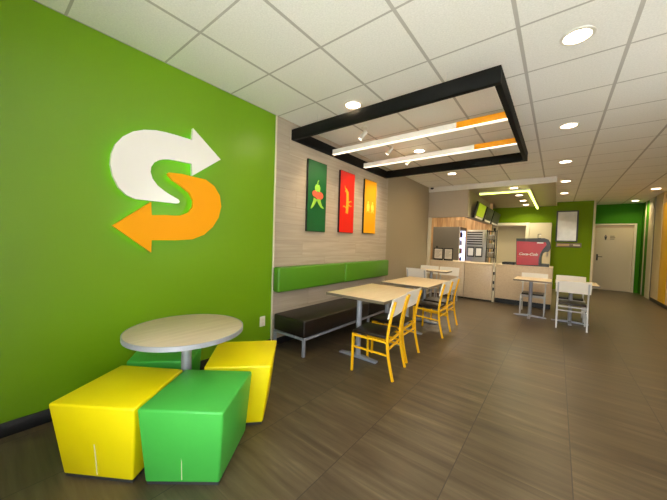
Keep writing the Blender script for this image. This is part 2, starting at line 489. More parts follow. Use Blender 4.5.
# the far door
bm = bmesh.new()
add_box(bm, 0.885, 0.945, YB-0.02, YB+0.06, 0, 2.10, 0.005); add_box(bm, 1.81, 1.87, YB-0.02, YB+0.06, 0, 2.10, 0.005)
add_box(bm, 0.945, 1.81, YB-0.02, YB+0.06, 2.05, 2.10, 0.005)
d = struct(obj('door_1', bm, M['frame_cream']))
obj('door_leaf', (lambda b: (add_box(b, 0.947, 1.808, YB+0.012, YB+0.05, 0.006, 1.965, 0.003), b)[1])(bmesh.new()), M['door'], d)
obj('header_panel', (lambda b: (add_box(b, 0.947, 1.808, YB+0.016, YB+0.05, 1.969, 2.048, 0.002), b)[1])(bmesh.new()), M['header'], d)
bm = bmesh.new()
add_box(bm, 1.0, 1.04, YB+0.004, YB+0.0115, 0.93, 1.13, 0.003)
add_tube(bm, [(1.02, YB+0.008, 1.05), (1.02, YB-0.04, 1.05), (1.14, YB-0.045, 1.05)], 0.011)
obj('door_handle', bm, M['black'], d, True)

# ------------------------------------------------------------------ wall sign: two arrows forming an S
WHITE = [(193.2,128.2),(220.7,159.5),(192.3,175.8),(192,163.9),(183.8,162.2),(176,160.4),(170.2,159.5),(164.5,159.2),(159.4,160),(154.3,162.5),
 (151.3,166.8),(150.6,171.9),(152.6,178.7),(157.7,185.5),(165,191.4),(170.2,194.8),(178.4,199.4),(179.8,201.4),(179,203.1),(176.6,203.5),
 (165,202.3),(149.2,200.6),(135.6,199.1),(127.1,195.3),(118.6,187.2),(112.7,175.3),(110.3,163.4),(111.4,153.2),(115.6,143.8),(122.9,136.4),(133.1,131.4),
 (144.1,129.7),(156,130.2),(165,132.0),(177,135.3),(192,139.9)]
ORANGE = [(112.7,225.6),(151.3,201.8),(151.8,215.1),(165,215),(175,215.6),(181.4,215.4),(188.9,212.5),(193,206.6),(193.4,200.6),(189.8,193),(180.4,185.3),
 (172.8,180.2),(168.2,175.2),(167.9,173.2),(169.6,172.4),(182.1,173.9),(194,176.9),(205.9,179.6),(214.5,186.2),(219.9,195.5),(221.3,206.6),(218.7,217.6),
 (212.8,227),(204.2,234.7),(192.3,239.4),(175.3,240.4),(165,240.3),(151.8,240.3),(151.3,252.5)]
def shrink(pts, d):
    """inset polygon by d"""
    n = len(pts); area = sum(pts[i][0]*pts[(i+1) % n][1]-pts[(i+1) % n][0]*pts[i][1] for i in range(n))
    s = 1 if area > 0 else -1
    out = []
    for i in range(n):
        a, p, b = (Vector(pts[(i+k) % n]) for k in (-1, 0, 1))
        n1 = Vector((-(p-a).y, (p-a).x)).normalized()*s; n2 = Vector((-(b-p).y, (b-p).x)).normalized()*s
        q = (n1+n2); q = q.normalized() if q.length > 1e-4 else n1
        out.append(tuple(p + q*d))
    return out
def arrow(name, pts, m, label, x0):
    P = [on_x(px, py, x0+0.03) for px, py in pts]
    bm = bmesh.new(); add_prism(bm, P, 0, x0, x0+0.03, 0.0)
    o = tag(obj(name, bm, m), label, 'wall sign', 'two-arrow wall emblem')
    bm = bmesh.new(); add_prism(bm, shrink(P, 0.028), 0, x0-0.022, x0-0.001)
    obj('back_light', bm, M['glow'], o)
    for k in (5, len(P)//2+6, len(P)-4):
        bm = bmesh.new()
        q = shrink(P, 0.05)[k]; add_box(bm, XL+0.001, x0-0.023, q[0]-0.012, q[0]+0.012, q[1]-0.012, q[1]+0.012)
        obj('standoff', bm, M['steel'], o)
arrow('arrow_sign', WHITE, M['sign_white'], 'white curved arrow pointing right, upper half of the emblem on the lime wall', XL+0.045)
arrow('arrow_sign', ORANGE, M['sign_orange'], 'orange curved arrow pointing left, lower half of the emblem on the lime wall', XL+0.045)

# power outlet
o = thing('wall_outlet', 'white power outlet low on the lime wall beside the bench', 'outlet', (XL, 2.075, 0.325))
box('cover_plate', (0.0005, 0.010, -0.036, 0.036, -0.058, 0.058), M['white_paint'], o, 0.003)
box('socket', (0.0101, 0.013, -0.017, 0.017, 0.008, 0.036), M['paper'], o, 0.001)
box('socket', (0.0101, 0.013, -0.017, 0.017, -0.036, -0.008), M['paper'], o, 0.001)

# ------------------------------------------------------------------ round table and four cube ottomans
TC = (-1.87, 0.87)
t = thing('round_table', 'round maple-topped table with silver edge among the cube ottomans', 'table', (*TC, 0))
bm = bmesh.new(); add_lathe(bm, [(0.338, 0.652), (0.342, 0.654), (0.342, 0.678), (0.338, 0.68)], 72)
top = obj('tabletop', bm, M['maple_pale'], t, True)
bm = bmesh.new()
n = 72; rs = []
for r, z in ((0.3425, 0.6515), (0.348, 0.653), (0.348, 0.679), (0.3425, 0.6805)):
    rs.append([bm.verts.new((r*math.cos(2*PI*k/n), r*math.sin(2*PI*k/n), z)) for k in range(n)])
for i in range(4):
    a, b = rs[i], rs[(i+1) % 4]
    for k in range(n): bm.faces.new((a[k], a[(k+1) % n], b[(k+1) % n], b[k]))
obj('edge_band', bm, M['edge_grey'], t, True)
bm = bmesh.new(); add_lathe(bm, [(0.031, 0.022), (0.031, 0.63), (0.09, 0.640), (0.09, 0.6505)], 24); obj('pedestal', bm, M['grey_metal'], t, True)
bm = bmesh.new()
for a in range(4):
    add_box(bm, 0.0, 0.055, -0.02, 0.02, 0.002, 0.02, 0.004, xf=Matrix.Rotation(a*PI/2+0.65, 4, 'Z'))
obj('base', bm, M['grey_metal'], t, True)

def ottoman(top4, bot4, z, m, label):
    cx = sum(p[0] for p in bot4)/4; cy = sum(p[1] for p in bot4)/4
    t = thing('cube_ottoman', label, 'ottoman', (cx, cy, 0), 0, 'cube ottomans round the low table')
    L = lambda q, h: [(p[0]-cx, p[1]-cy, h) for p in q]
    bm = bmesh.new(); add_loft(bm, L(bot4, 0.015), L(top4, z), 0.013, 3)
    obj('cushion', bm, m, t, True)
    sh = [((p[0]-cx)*0.96, (p[1]-cy)*0.96, 0.0) for p in bot4]
    bm = bmesh.new(); add_loft(bm, [(p[0], p[1], 0.001) for p in sh], [(p[0], p[1], 0.0145) for p in sh])
    obj('plinth', bm, M['dark_grey'], t)
    # seam in the middle of the front face
    def fr(u, w):   # point on the front face, u across, w up
        b = Vector(L(bot4, 0.015)[0]).lerp(Vector(L(bot4, 0.015)[1]), u)
        tt = Vector(L(top4, z)[0]).lerp(Vector(L(top4, z)[1]), u)
        return b.lerp(tt, w)
    nrm = (Vector(L(bot4, 0)[1])-Vector(L(bot4, 0)[0])).cross(Vector((0, 0, 1))).normalized()
    bm = bmesh.new(); add_tube(bm, [fr(0.50, 0.05)+nrm*0.0008, fr(0.505, 0.30)+nrm*0.0008, fr(0.50, 0.48)+nrm*0.0004], 0.0022, 6)
    obj('seam', bm, M['seam'], t, True)
    return t
def quad(fl, fr, br, bl): return [fl, fr, br, bl]
ottoman(quad((-1.935, 0.230), (-1.569, 0.4875), (-1.835, 0.8375), (-2.185, 0.605)),
        quad((-1.972, 0.296), (-1.648, 0.508), (-1.872, 0.812), (-2.170, 0.600)), 0.43, M['yellow_vinyl'],
        'yellow cube ottoman nearest the lime wall and the camera, left of the green one')
ottoman(quad((-1.563, 0.4925), (-1.225, 0.748), (-1.495, 1.110), (-1.829, 0.8425)),
        quad((-1.596, 0.543), (-1.306, 0.782), (-1.552, 1.110), (-1.800, 0.866)), 0.43, M['green_vinyl'],
        'bright green cube ottoman in front, between the two yellow ones')
ottoman(quad((-1.765, 0.930), (-1.460, 1.238), (-1.815, 1.590), (-2.120, 1.240)),
        quad((-1.765, 0.985), (-1.535, 1.232), (-1.815, 1.520), (-2.060, 1.240)), 0.43, M['yellow_vinyl'],
        'yellow cube ottoman behind the green one, nearest the brown bench')
ottoman(quad((-2.215, 0.635), (-1.925, 0.925), (-2.125, 1.105), (-2.400, 0.760)),
        quad((-2.225, 0.680), (-1.960, 0.930), (-2.115, 1.075), (-2.370, 0.770)), 0.43, M['green_vinyl'],
        'dark-looking green cube ottoman tucked against the lime wall behind the table')

# ------------------------------------------------------------------ bench and its wall pads
t = thing('bench', 'long dark brown bench with grey metal frame under the lime backrests', 'bench', (-2.35, 3.57, 0))
def bl(*d): return (d[0]+2.35, d[1]+2.35, d[2]-3.57, d[3]-3.57, d[4], d[5])
box('seat', bl(-2.605, -2.105, 2.22, 3.57, 0.207, 0.395), M['brown_vinyl'], t, 0.018, 3)
box('seat', bl(-2.605, -2.105, 3.572, 4.92, 0.207, 0.395), M['brown_vinyl'], t, 0.018, 3)
bm = bmesh.new()
for d in ((-2.135, -2.105, 2.22, 4.92, 0.18, 0.206), (-2.605, -2.575, 2.22, 4.92, 0.18, 0.206),
          (-2.575, -2.135, 2.22, 2.25, 0.18, 0.206), (-2.575, -2.135, 4.89, 4.92, 0.18, 0.206), (-2.575, -2.135, 3.56, 3.59, 0.18, 0.206)):
    add_box(bm, *bl(*d))
obj('frame', bm, M['grey_metal'], t)
for y in (2.22, 3.56, 4.89):
    for x in (-2.135, -2.605):
        box('leg', bl(x, x+0.03, y, y+0.03, 0.001, 0.1795), M['grey_metal'], t, 0.003)
for k, (y0, y1, lab) in enumerate(((2.19, 3.51, 'lime green padded backrest on the wood wall, the one nearer the lime wall'),
                                   (3.52, 4.92, 'lime green padded backrest on the wood wall, the one farther down the bench'))):
    t = thing('padded_wall_panel', lab, 'backrest', (XL+0.014, (y0+y1)/2, 0.80), 0, 'padded wall backrests')
    h = (y1-y0)/2
    box('cushion', (0.020, 0.118, -h, h, -0.145, 0.15), M['lime_vinyl'], t, 0.022, 4)
    box('back_board', (0.003, 0.0195, -h+0.02, h-0.02, -0.13, 0.135), M['black'], t)

# ------------------------------------------------------------------ dining tables
def rect_table(name, x0, x1, y0, y1, z, label, posts, group, base='bar'):
    cx, cy = (x0+x1)/2, (y0+y1)/2
    t = thing(name, label, 'table', (cx, cy, 0), 0, group)
    hx, hy = (x1-x0)/2, (y1-y0)/2
    box('tabletop', (-hx+0.003, hx-0.003, -hy+0.003, hy-0.003, z-0.028, z), M['maple'], t, 0.002)
    bm = bmesh.new()
    for d in ((-hx, -hx+0.0028, -hy, hy), (hx-0.0028, hx, -hy, hy), (-hx+0.0028, hx-0.0028, -hy, -hy+0.0028), (-hx+0.0028, hx-0.0028, hy-0.0028, hy)):
        add_box(bm, *d, z-0.029, z-0.0005)
    obj('edge_band', bm, M['edge_dark'], t)
    for (px, py) in posts:
        px -= cx; py -= cy
        bm = bmesh.new(); add_lathe(bm, [(0.029, 0.036), (0.029, z-0.04)], 20, (px, py, 0)); add_box(bm, px-0.12, px+0.12, py-0.05, py+0.05, z-0.0395, z-0.0295)
        obj('post', bm, M['grey_metal'], t, True)
        bm = bmesh.new()
        if base == 'bar':
            prof = [(-0.235, 0.002), (0.235, 0.002), (0.235, 0.018), (0.05, 0.036), (-0.05, 0.036), (-0.235, 0.018)]
            add_prism(bm, [(px+a, b) for a, b in prof], 1, py-0.03, py+0.03, 0.003)
        else:
            prof = [(-0.25, 0.002), (0.25, 0.002), (0.25, 0.016), (0.05, 0.035), (-0.05, 0.035), (-0.25, 0.016)]
            add_prism(bm, [(px+a, b) for a, b in prof], 1, py-0.022, py+0.022)
            for s in (1, -1):
                add_prism(bm, [(py+s*a, b) for a, b in [(0.022, 0.002), (0.25, 0.002), (0.25, 0.016), (0.05, 0.035), (0.022, 0.035)]], 0, px-0.022, px+0.022)
        obj('foot', bm, M['grey_metal'], t, True)
    return t
rect_table('dining_table', -2.02, -1.29, 2.47, 3.47, 0.70, 'maple-topped table by the bench, nearer to the round table', [(-1.68, 2.64), (-1.68, 3.30)], 'tables along the bench')
rect_table('dining_table', -2.02, -1.32, 3.74, 4.76, 0.70, 'maple-topped table by the bench, farther from the round table', [(-1.68, 3.92), (-1.68, 4.60)], 'tables along the bench')
rect_table('small_table', -2.46, -1.78, 6.10, 6.50, 0.71, 'small maple table in front of the left counter panels', [(-2.16, 6.28)], 'small square tables', 'cross')
rect_table('small_table', -0.60, -0.045, 6.05, 6.65, 0.70, 'small maple table in front of the red drinks dispenser', [(-0.35, 6.38)], 'small square tables', 'cross')
rect_table('small_table', 0.0, 0.555, 6.05, 6.65, 0.70, 'small maple table in front of the lime back wall, with a chair on either side', [(0.22, 6.38)], 'small square tables', 'cross')

# ------------------------------------------------------------------ chairs (front faces local -x)
def make_chair(name, fm, label, group):
    t = thing(name, label, 'chair', (0, 0, 0), 0, group)
    W = 0.185; R = 0.0105
    for s in (1, -1):
        bm = bmesh.new(); add_tube(bm, [(-0.205, s*W, 0.001), (-0.20, s*W, 0.372)], R, square=True); obj('leg', bm, fm, t)
    for s in (1, -1):
        path = []
        for z, x in ((0.001, 0.215), (0.10, 0.19), (0.20, 0.168), (0.30, 0.154), (0.40, 0.152), (0.50, 0.164), (0.60, 0.184), (0.70, 0.208), (0.735, 0.217)):
            path.append((x, s*W, z))
        bm = bmesh.new(); add_tube(bm, path, R, square=True); obj('leg', bm, fm, t)
    bm = bmesh.new()
    for s in (1, -1): add_tube(bm, [(-0.189, s*W, 0.358), (0.141, s*W, 0.350)], 0.0095, square=True)
    add_tube(bm, [(-0.20, -W+0.011, 0.358), (-0.20, W-0.011, 0.358)], 0.0095, square=True)
    add_tube(bm, [(0.152, -W+0.011, 0.350), (0.152, W-0.011, 0.350)], 0.0095, square=True)
    obj('seat_frame', bm, fm, t)
    for s in (1, -1):
        bm = bmesh.new(); add_tube(bm, [(-0.191, s*W, 0.245), (0.152, s*W, 0.228)], 0.008, square=True); obj('stretcher', bm, fm, t)
    bm = bmesh.new(); add_tube(bm, [(0.157, -W+0.011, 0.285), (0.157, W-0.011, 0.285)], 0.008, square=True); obj('stretcher', bm, fm, t)
    bm = bmesh.new(); add_box(bm, -0.218, 0.130, -W+0.012, W-0.012, 0.372, 0.402, 0.011, 3); obj('seat', bm, M['brown_vinyl'], t, True)
    # curved plywood back, in front of the posts
    bm = bmesh.new(); nx, nz = 12, 5
    def P(u, v, th):
        y = (u*2-1)*(W+0.030); z = 0.575 + v*0.185
        x = 0.184 + (z-0.60)*0.235 - 0.0125 - 0.001 + 0.020*(1-(u*2-1)**2)*0.5
        dz = 0.004*math.cos((u-0.5)*PI) if v > 0.9 else 0
        return (x - th, y, z+dz)
    F = [[bm.verts.new(P(i/nx, j/nz, 0.011)) for j in range(nz+1)] for i in range(nx+1)]
    B = [[bm.verts.new(P(i/nx, j/nz, 0.0)) for j in range(nz+1)] for i in range(nx+1)]
    for i in range(nx):
        for j in range(nz):
            bm.faces.new((F[i][j], F[i+1][j], F[i+1][j+1], F[i][j+1])); bm.faces.new((B[i][j], B[i][j+1], B[i+1][j+1], B[i+1][j]))
        bm.faces.new((F[i][0], B[i][0], B[i+1][0], F[i+1][0])); bm.faces.new((F[i][nz], F[i+1][nz], B[i+1][nz], B[i][nz]))
    for j in range(nz):
        bm.faces.new((F[0][j], F[0][j+1], B[0][j+1], B[0][j])); bm.faces.new((F[nx][j], B[nx][j], B[nx][j+1], F[nx][j+1]))
    obj('backrest', bm, M['ply_white'], t, True)
    return t
GY = 'yellow framed dining chairs'
y0 = make_chair('dining_chair', M['yellow_metal'], 'yellow framed chair nearest the camera, at the table by the bench', GY)
y0.location = (-1.37, 2.545, 0); y0.rotation_euler = (0, 0, math.radians(7))
dup(y0, (-1.43, 3.045, 0), math.radians(2), 'second yellow framed chair from the camera, at the far end of the nearer table')
dup(y0, (-1.39, 4.15, 0), 0, 'third yellow framed chair from the camera, at the near end of the farther table')
dup(y0, (-1.415, 4.60, 0), 0, 'yellow framed chair farthest from the camera')
GW = 'grey framed chairs with white backs'
w0 = make_chair('dining_chair', M['white_metal'], 'grey framed chair with its white back to the camera, before the lime back wall', GW)
w0.location = (0.225, 6.015, 0); w0.rotation_euler = (0, 0, -PI/2)
dup(w0, (0.225, 6.76, 0), PI/2, 'grey framed chair facing the camera behind the right small table by the lime wall')
dup(w0, (-0.33, 6.76, 0), PI/2, 'grey framed chair facing the camera in front of the drinks dispenser counter')
dup(w0, (-2.30, 5.95, 0), -PI/2, 'grey framed chair on the near side of the small table by the taupe wall')
dup(w0, (-2.39, 6.62, 0), PI/2, 'grey framed chair behind the left small table, in the corner by the taupe wall')
dup(w0, (-1.93, 6.62, 0), PI/2, 'grey framed chair behind the left small table, the one away from the taupe wall')

# ------------------------------------------------------------------ posters on the wood wall
XP = XL+0.013
def poster(y0, y1, z0, z1, m, label):
    t = thing('wall_poster', label, 'poster', (XP, (y0+y1)/2, (z0+z1)/2), 0, 'vegetable posters')
    hy, hz = (y1-y0)/2, (z1-z0)/2
    box('canvas_frame', (0.001, 0.030, -hy, hy, -hz, hz), M['black'], t, 0.002)
    box('print', (0.0301, 0.032, -hy+0.006, hy-0.006, -hz+0.006, hz-0.006), m, t)
    return t
def blob(bm, pts, th=0.003):
    add_prism(bm, pts, 0, 0.0321, 0.0321+th)
def ell(cy, cz, ry, rz, n=20, rot=0):
    return [(cy+ry*math.cos(a)*math.cos(rot)-rz*math.sin(a)*math.sin(rot), cz+ry*math.cos(a)*math.sin(rot)+rz*math.sin(a)*math.cos(rot)) for a in [2*PI*k/n for k in range(n)]]
def ribbon(pts, w0, w1):
    L, R_ = [], []
    for i, p in enumerate(pts):
        a = Vector(pts[max(i-1, 0)]); b = Vector(pts[min(i+1, len(pts)-1)]); d = (b-a).normalized(); nn = Vector((-d.y, d.x))
        w = w0+(w1-w0)*i/(len(pts)-1); q = Vector(p); L.append(tuple(q+nn*w)); R_.append(tuple(q-nn*w))
    return L + R_[::-1]
p1 = poster(2.725, 3.105, 1.395, 2.34, M['poster_green'], 'dark green wall poster with a figure made of peppers and tomato')
bm = bmesh.new()
blob(bm, ribbon([(-0.04, -0.03), (-0.06, -0.08), (-0.10, -0.14), (-0.125, -0.17)], 0.036, 0.006))
blob(bm, ribbon([(0.02, -0.02), (0.05, -0.08), (0.09, -0.125), (0.135, -0.145)], 0.04, 0.006))
blob(bm, [(-0.05, 0.07), (-0.055, 0.13), (-0.03, 0.165), (0.0, 0.155), (0.03, 0.165), (0.052, 0.13), (0.048, 0.07)], 0.004)
blob(bm, ribbon([(0.0, 0.158), (0.0, 0.20), (0.02, 0.225)], 0.008, 0.006), 0.004)
obj('pepper_figure', bm, M['pepper_green'], p1)
bm = bmesh.new()
blob(bm, ell(-0.055, 0.035, 0.05, 0.042), 0.006); blob(bm, ell(0.055, 0.02, 0.06, 0.05), 0.0065); blob(bm, ell(0.0, 0.015, 0.05, 0.045), 0.007)
obj('tomato_slice', bm, M['tomato'], p1)
p2 = poster(3.425, 3.805, 1.41, 2.345, M['poster_red'], 'red wall poster with a tall yellow pepper figure')
bm = bmesh.new()
blob(bm, ribbon([(-0.05, 0.19), (0.0, 0.15), (0.005, 0.0), (0.0, -0.12), (-0.01, -0.17)], 0.030, 0.034))
blob(bm, ribbon([(-0.02, 0.17), (-0.07, 0.22), (-0.075, 0.25)], 0.010, 0.004), 0.004)
blob(bm, ribbon([(0.03, 0.0), (0.09, 0.03), (0.12, 0.02)], 0.010, 0.005), 0.004)
blob(bm, ribbon([(0.03, -0.03), (0.08, -0.05), (0.12, -0.04)], 0.009, 0.005), 0.004)
blob(bm, ribbon([(-0.02, -0.09), (-0.09, -0.06), (-0.11, -0.08)], 0.009, 0.005), 0.004)
obj('pepper_figure', bm, M['pepper_yellow'], p2)
p3 = poster(4.11, 4.505, 1.425, 2.345, M['poster_amber'], 'amber wall poster with two small pale yellow shapes')
bm = bmesh.new()
for cy in (-0.075, 0.07):
    blob(bm, ell(cy, -0.01, 0.05, 0.07), 0.003); blob(bm, ell(cy, 0.075, 0.022, 0.02), 0.003)
    blob(bm, ribbon([(cy-0.03, -0.06), (cy-0.04, -0.10)], 0.010, 0.006), 0.003); blob(bm, ribbon([(cy+0.03, -0.06), (cy+0.04, -0.10)], 0.010, 0.006), 0.003)
obj('vegetable_shape', bm, M['pale_yellow'], p3)

# ------------------------------------------------------------------ black ceiling frame with two light bars
FX0, FX1, FY0, FY1, FZ0, FZ1 = XL+0.0125, -0.385, 2.44, 4.89, 2.495, 2.622
t = thing('ceiling_frame', 'large black rectangular frame hanging under the ceiling over the bench tables', 'ceiling frame', ((FX0+FX1)/2, (FY0+FY1)/2, FZ0))
ox, oy = (FX0+FX1)/2, (FY0+FY1)/2
BW = 0.045
for d in ((FX0, FX1, FY0, FY0+BW), (FX0, FX1, FY1-BW, FY1), (FX0, FX0+BW, FY0+BW+0.0002, FY1-BW-0.0002), (FX1-BW, FX1, FY0+BW+0.0002, FY1-BW-0.0002)):
    box('beam', (d[0]-ox, d[1]-ox, d[2]-oy, d[3]-oy, 0, FZ1-FZ0), M['black_frame'], t, 0.002)
for hx_ in (FX0+0.4, FX1-0.4):
    for hy_ in (FY0+BW/2, FY1-BW/2):
        bm = bmesh.new(); add_tube(bm, [(hx_-ox, hy_-oy, FZ1-FZ0+0.0005), (hx_-ox, hy_-oy, H-0.0005-FZ0)], 0.0012); obj('hanger', bm, M['white_metal'], t, True)
for k, (yy, lab) in enumerate(((3.22, 'linear light bar across the black frame, white with orange end, nearer the camera'),
                               (4.05, 'linear light bar across the black frame, white with orange end, farther from the camera'))):
    xa, xs, xb = FX0+BW+0.001, -0.90, FX1-BW-0.001
    t = thing('light_bar', lab, 'light bar', ((xa+xb)/2, yy, 2.505), 0, 'light bars in the black frame')
    c = (xa+xb)/2
    box('housing', (xa-c, xs-c-0.0005, -0.025, 0.025, 0.006, 0.070), M['bar_white'], t, 0.002)
    box('orange_sleeve', (xs-c, xb-c, -0.026, 0.026, 0.006, 0.072), M['bar_orange'], t, 0.002)
    box('diffuser', (xa-c, xb-c, -0.023, 0.023, 0.0, 0.0058), M['led_warm'], t)

# track spots aimed at the posters
def area_light(name, loc, size, power, rgb, rot=(0, 0, 0), shape='DISK', spread=PI):
    l = bpy.data.lights.new(name, 'AREA'); l.shape = shape; l.size = size; l.energy = power; l.color = rgb; l.spread = spread
    o = bpy.data.objects.new(name, l); COL.objects.link(o); o.location = loc; o.rotation_euler = rot
    return o
WARM = (1.0, 0.76, 0.45)
for k, (sx, sy, lab) in enumerate(((-1.97, 3.06, 'white ceiling spotlight inside the black frame, before the green poster'),
                                   (-1.97, 3.78, 'white ceiling spotlight inside the black frame, between the two light bars'),
                                   (-1.95, 4.42, 'white ceiling spotlight inside the black frame, behind the farther light bar'))):
    t = thing('spotlight', lab, 'spotlight', (sx, sy, H-0.001), 0, 'poster spotlights')
    bm = bmesh.new(); add_lathe(bm, [(0.038, -0.016), (0.040, -0.012), (0.040, 0.0)], 20); obj('mount', bm, M['white_paint'], t, True)
    bm = bmesh.new(); add_tube(bm, [(0, 0, -0.0165), (0, 0, -0.062)], 0.007); obj('stem', bm, M['white_paint'], t, True)
    d = Vector((-0.64, 0.06*(k-1)-0.1, -0.75)).normalized()
    q = d.to_track_quat('Z', 'Y').to_matrix().to_4x4(); q.translation = Vector((0, 0, -0.082))
    bm = bmesh.new(); add_lathe(bm, [(0.020, -0.045), (0.026, -0.040), (0.030, 0.06), (0.030, 0.075)], 20); bmesh.ops.transform(bm, matrix=q, verts=bm.verts)
    obj('lamp_head', bm, M['white_paint'], t, True)
    bm = bmesh.new(); add_lathe(bm, [(0.024, 0.0755), (0.024, 0.078)], 20); bmesh.ops.transform(bm, matrix=q, verts=bm.verts)
    obj('lens', bm, M['lamp'], t, True)
    l = bpy.data.lights.new('poster_spot', 'SPOT'); l.energy = 26; l.color = WARM; l.spot_size = math.radians(62); l.spot_blend = 0.8; l.shadow_soft_size = 0.03
    lo = bpy.data.objects.new('poster_spot', l); COL.objects.link(lo); lo.location = Vector((sx, sy, H-0.083)) + d*0.085
    lo.rotation_euler = d.to_track_quat('-Z', 'Y').to_euler()

# ------------------------------------------------------------------ recessed downlights
def make_downlight(loc, label, group, power):
    t = thing('downlight', label, 'downlight', loc, 0, group)
    bm = bmesh.new(); n = 32; rs = []
    for r, z in ((0.078, -0.0005), (0.076, -0.008), (0.094, -0.006), (0.096, -0.0005)):
        rs.append([bm.verts.new((r*math.cos(2*PI*k/n), r*math.sin(2*PI*k/n), z)) for k in range(n)])
    for i in range(4):
        a, b = rs[i], rs[(i+1) % 4]
        for k in range(n): bm.faces.new((a[k], a[(k+1) % n], b[(k+1) % n], b[k]))
    obj('trim_ring', bm, M['white_paint'], t, True)
    bm = bmesh.new(); add_lathe(bm, [(0.075, -0.005), (0.075, -0.0008)], 32); obj('diffuser', bm, M['lamp'], t, True)
    return t
DL = [(0.045, 2.54, 'large bright ceiling downlight nearest the camera, right of the black frame'),
      (0.045, 4.32, 'second ceiling downlight from the camera in the right-hand row'),
      (0.045, 6.07, 'third ceiling downlight from the camera in the right-hand row'),
      (0.085, 7.84, 'ceiling downlight just right of the white fascia end'),
      (0.085, 9.51, 'last ceiling downlight of the right-hand row, before the lime back wall'),
      (-1.75, 2.49, 'ceiling downlight in front of the black frame, on the bench side'),
      (-1.74, 4.29, 'ceiling downlight inside the black frame, behind the light bars'),
      (-1.73, 5.99, 'ceiling downlight beyond the black frame, before the fascia'),
      (1.72, 9.68, 'ceiling downlight beside the tan right wall'),
      (1.70, 11.75, 'ceiling downlight right in front of the far door')]
d0 = None
for x, y, lab in DL:
    if d0 is None: d0 = make_downlight((x, y, H-0.0005), lab, 'main ceiling downlights', 10)
    else: dup(d0, (x, y, H-0.0005), 0, lab)
    area_light('downlight_beam', (x, y, H-0.012), 0.15, 8.0, WARM, spread=math.radians(150))
CL = ['first of the downlights under the dropped ceiling, nearest the fascia', 'second downlight under the dropped ceiling behind the fascia',
      'third downlight under the dropped ceiling behind the fascia', 'last downlight under the dropped ceiling, closest to the lime wall']
for y, lab in zip((7.55, 8.65, 9.7, 10.65), CL):
    dup(d0, (-0.82, y, HS-0.0005), 0, lab, 'counter downlights')
    area_light('downlight_beam', (-0.82, y, HS-0.012), 0.15, 12.0, (1, 0.9, 0.62), spread=math.radians(150))
# light inside the kitchen
area_light('kitchen_light', (-2.6, 8.6, HS-0.02), 0.9, 42, (1, 0.80, 0.54))

# L-shaped lime LED under the dropped ceiling
t = thing('led_fixture', 'L-shaped glowing lime light strip under the dropped ceiling', 'light strip', (-0.53, 7.42, HS-0.001))
bm = bmesh.new(); add_box(bm, -0.96, 0.022, -0.022, 0.022, -0.10, -0.062); add_box(bm, -0.022, 0.022, 0.0222, 3.45, -0.10, -0.062); obj('housing', bm, M['white_paint'], t)
bm = bmesh.new(); add_box(bm, -0.96, 0.022, -0.024, 0.020, -0.125, -0.1005); add_box(bm, -0.022, 0.022, 0.0222, 3.45, -0.125, -0.1005); obj('diffuser', bm, M['led_lime'], t)
bm = bmesh.new()
for q in ((-0.8, 0), (-0.2, 0), (0, 1.2), (0, 3.0)): add_tube(bm, [(q[0], q[1], -0.0615), (q[0], q[1], -0.001)], 0.005)
obj('hanger', bm, M['steel'], t)

# security camera in the corner
t = thing('security_camera', 'tiny dark dome camera at the left end of the white fascia', 'camera', (XL+0.10, YC-0.075, H-0.001))
bm = bmesh.new(); add_lathe(bm, [(0.045, -0.018), (0.05, -0.012), (0.05, 0.0)], 20); obj('mount', bm, M['white_paint'], t, True)
bm = bmesh.new(); add_lathe(bm, [(0.008, -0.058), (0.025, -0.052), (0.037, -0.038), (0.04, -0.0185)], 20); obj('dome', bm, M['black'], t, True)

# ------------------------------------------------------------------ counter
FYC = YC+0.10
def counter(x0, x1, h, label, panels, kick=0.03):
    t = thing('counter_unit', label, 'counter', ((x0+x1)/2, FYC+0.3, 0), 0, 'counter units')
    c = (x0+x1)/2; hw = (x1-x0)/2
    box('body', (-hw+0.002, hw-0.002, -0.28, 0.28, kick, h-0.03), M['counter'], t)
    box('countertop', (-hw, hw, -0.305, 0.29, h-0.0295, h), M['counter'], t, 0.004)
    n = panels
    for k in range(n):
        a = -hw+0.004+(2*hw-0.008)/n*k
        box('front_panel', (a+0.002, a+(2*hw-0.008)/n-0.002, -0.299, -0.2805, kick+0.01, h-0.032), M['counter'], t, 0.002)
    box('plinth', (-hw+0.01, hw-0.01, -0.24, 0.27, 0.001, kick-0.001), M['black'], t)
    return t
# left unit stands inside the opening
counter(-2.57, -1.735, 0.875, 'cream counter unit in the left corner under the service opening', 1)
counter(-1.73, -1.135, 0.865, 'cream counter panel between the corner unit and the drinks counter', 1)
counter(-1.075, -0.05, 0.875, 'cream counter carrying the red drinks dispenser', 1, 0.11)
t = thing('hinge_post', 'slim cream post with black hinges between two counter units', 'post', (-1.105, FYC+0.03, 0))
box('post', (-0.022, 0.022, -0.03, 0.03, 0.001, 0.90), M['frame_cream'], t, 0.003)
for z in (0.30, 0.45, 0.66):
    box('hinge', (-0.016, 0.016, -0.042, -0.0305, z-0.035, z+0.035), M['black'], t, 0.003)
for z in (1.14, 1.48, 1.84):
    box('hinge', (pxl-0.09, pxl-0.03, PY-0.062, PY-0.031, z-0.05, z+0.05), M['black'], door_frame, 0.003)

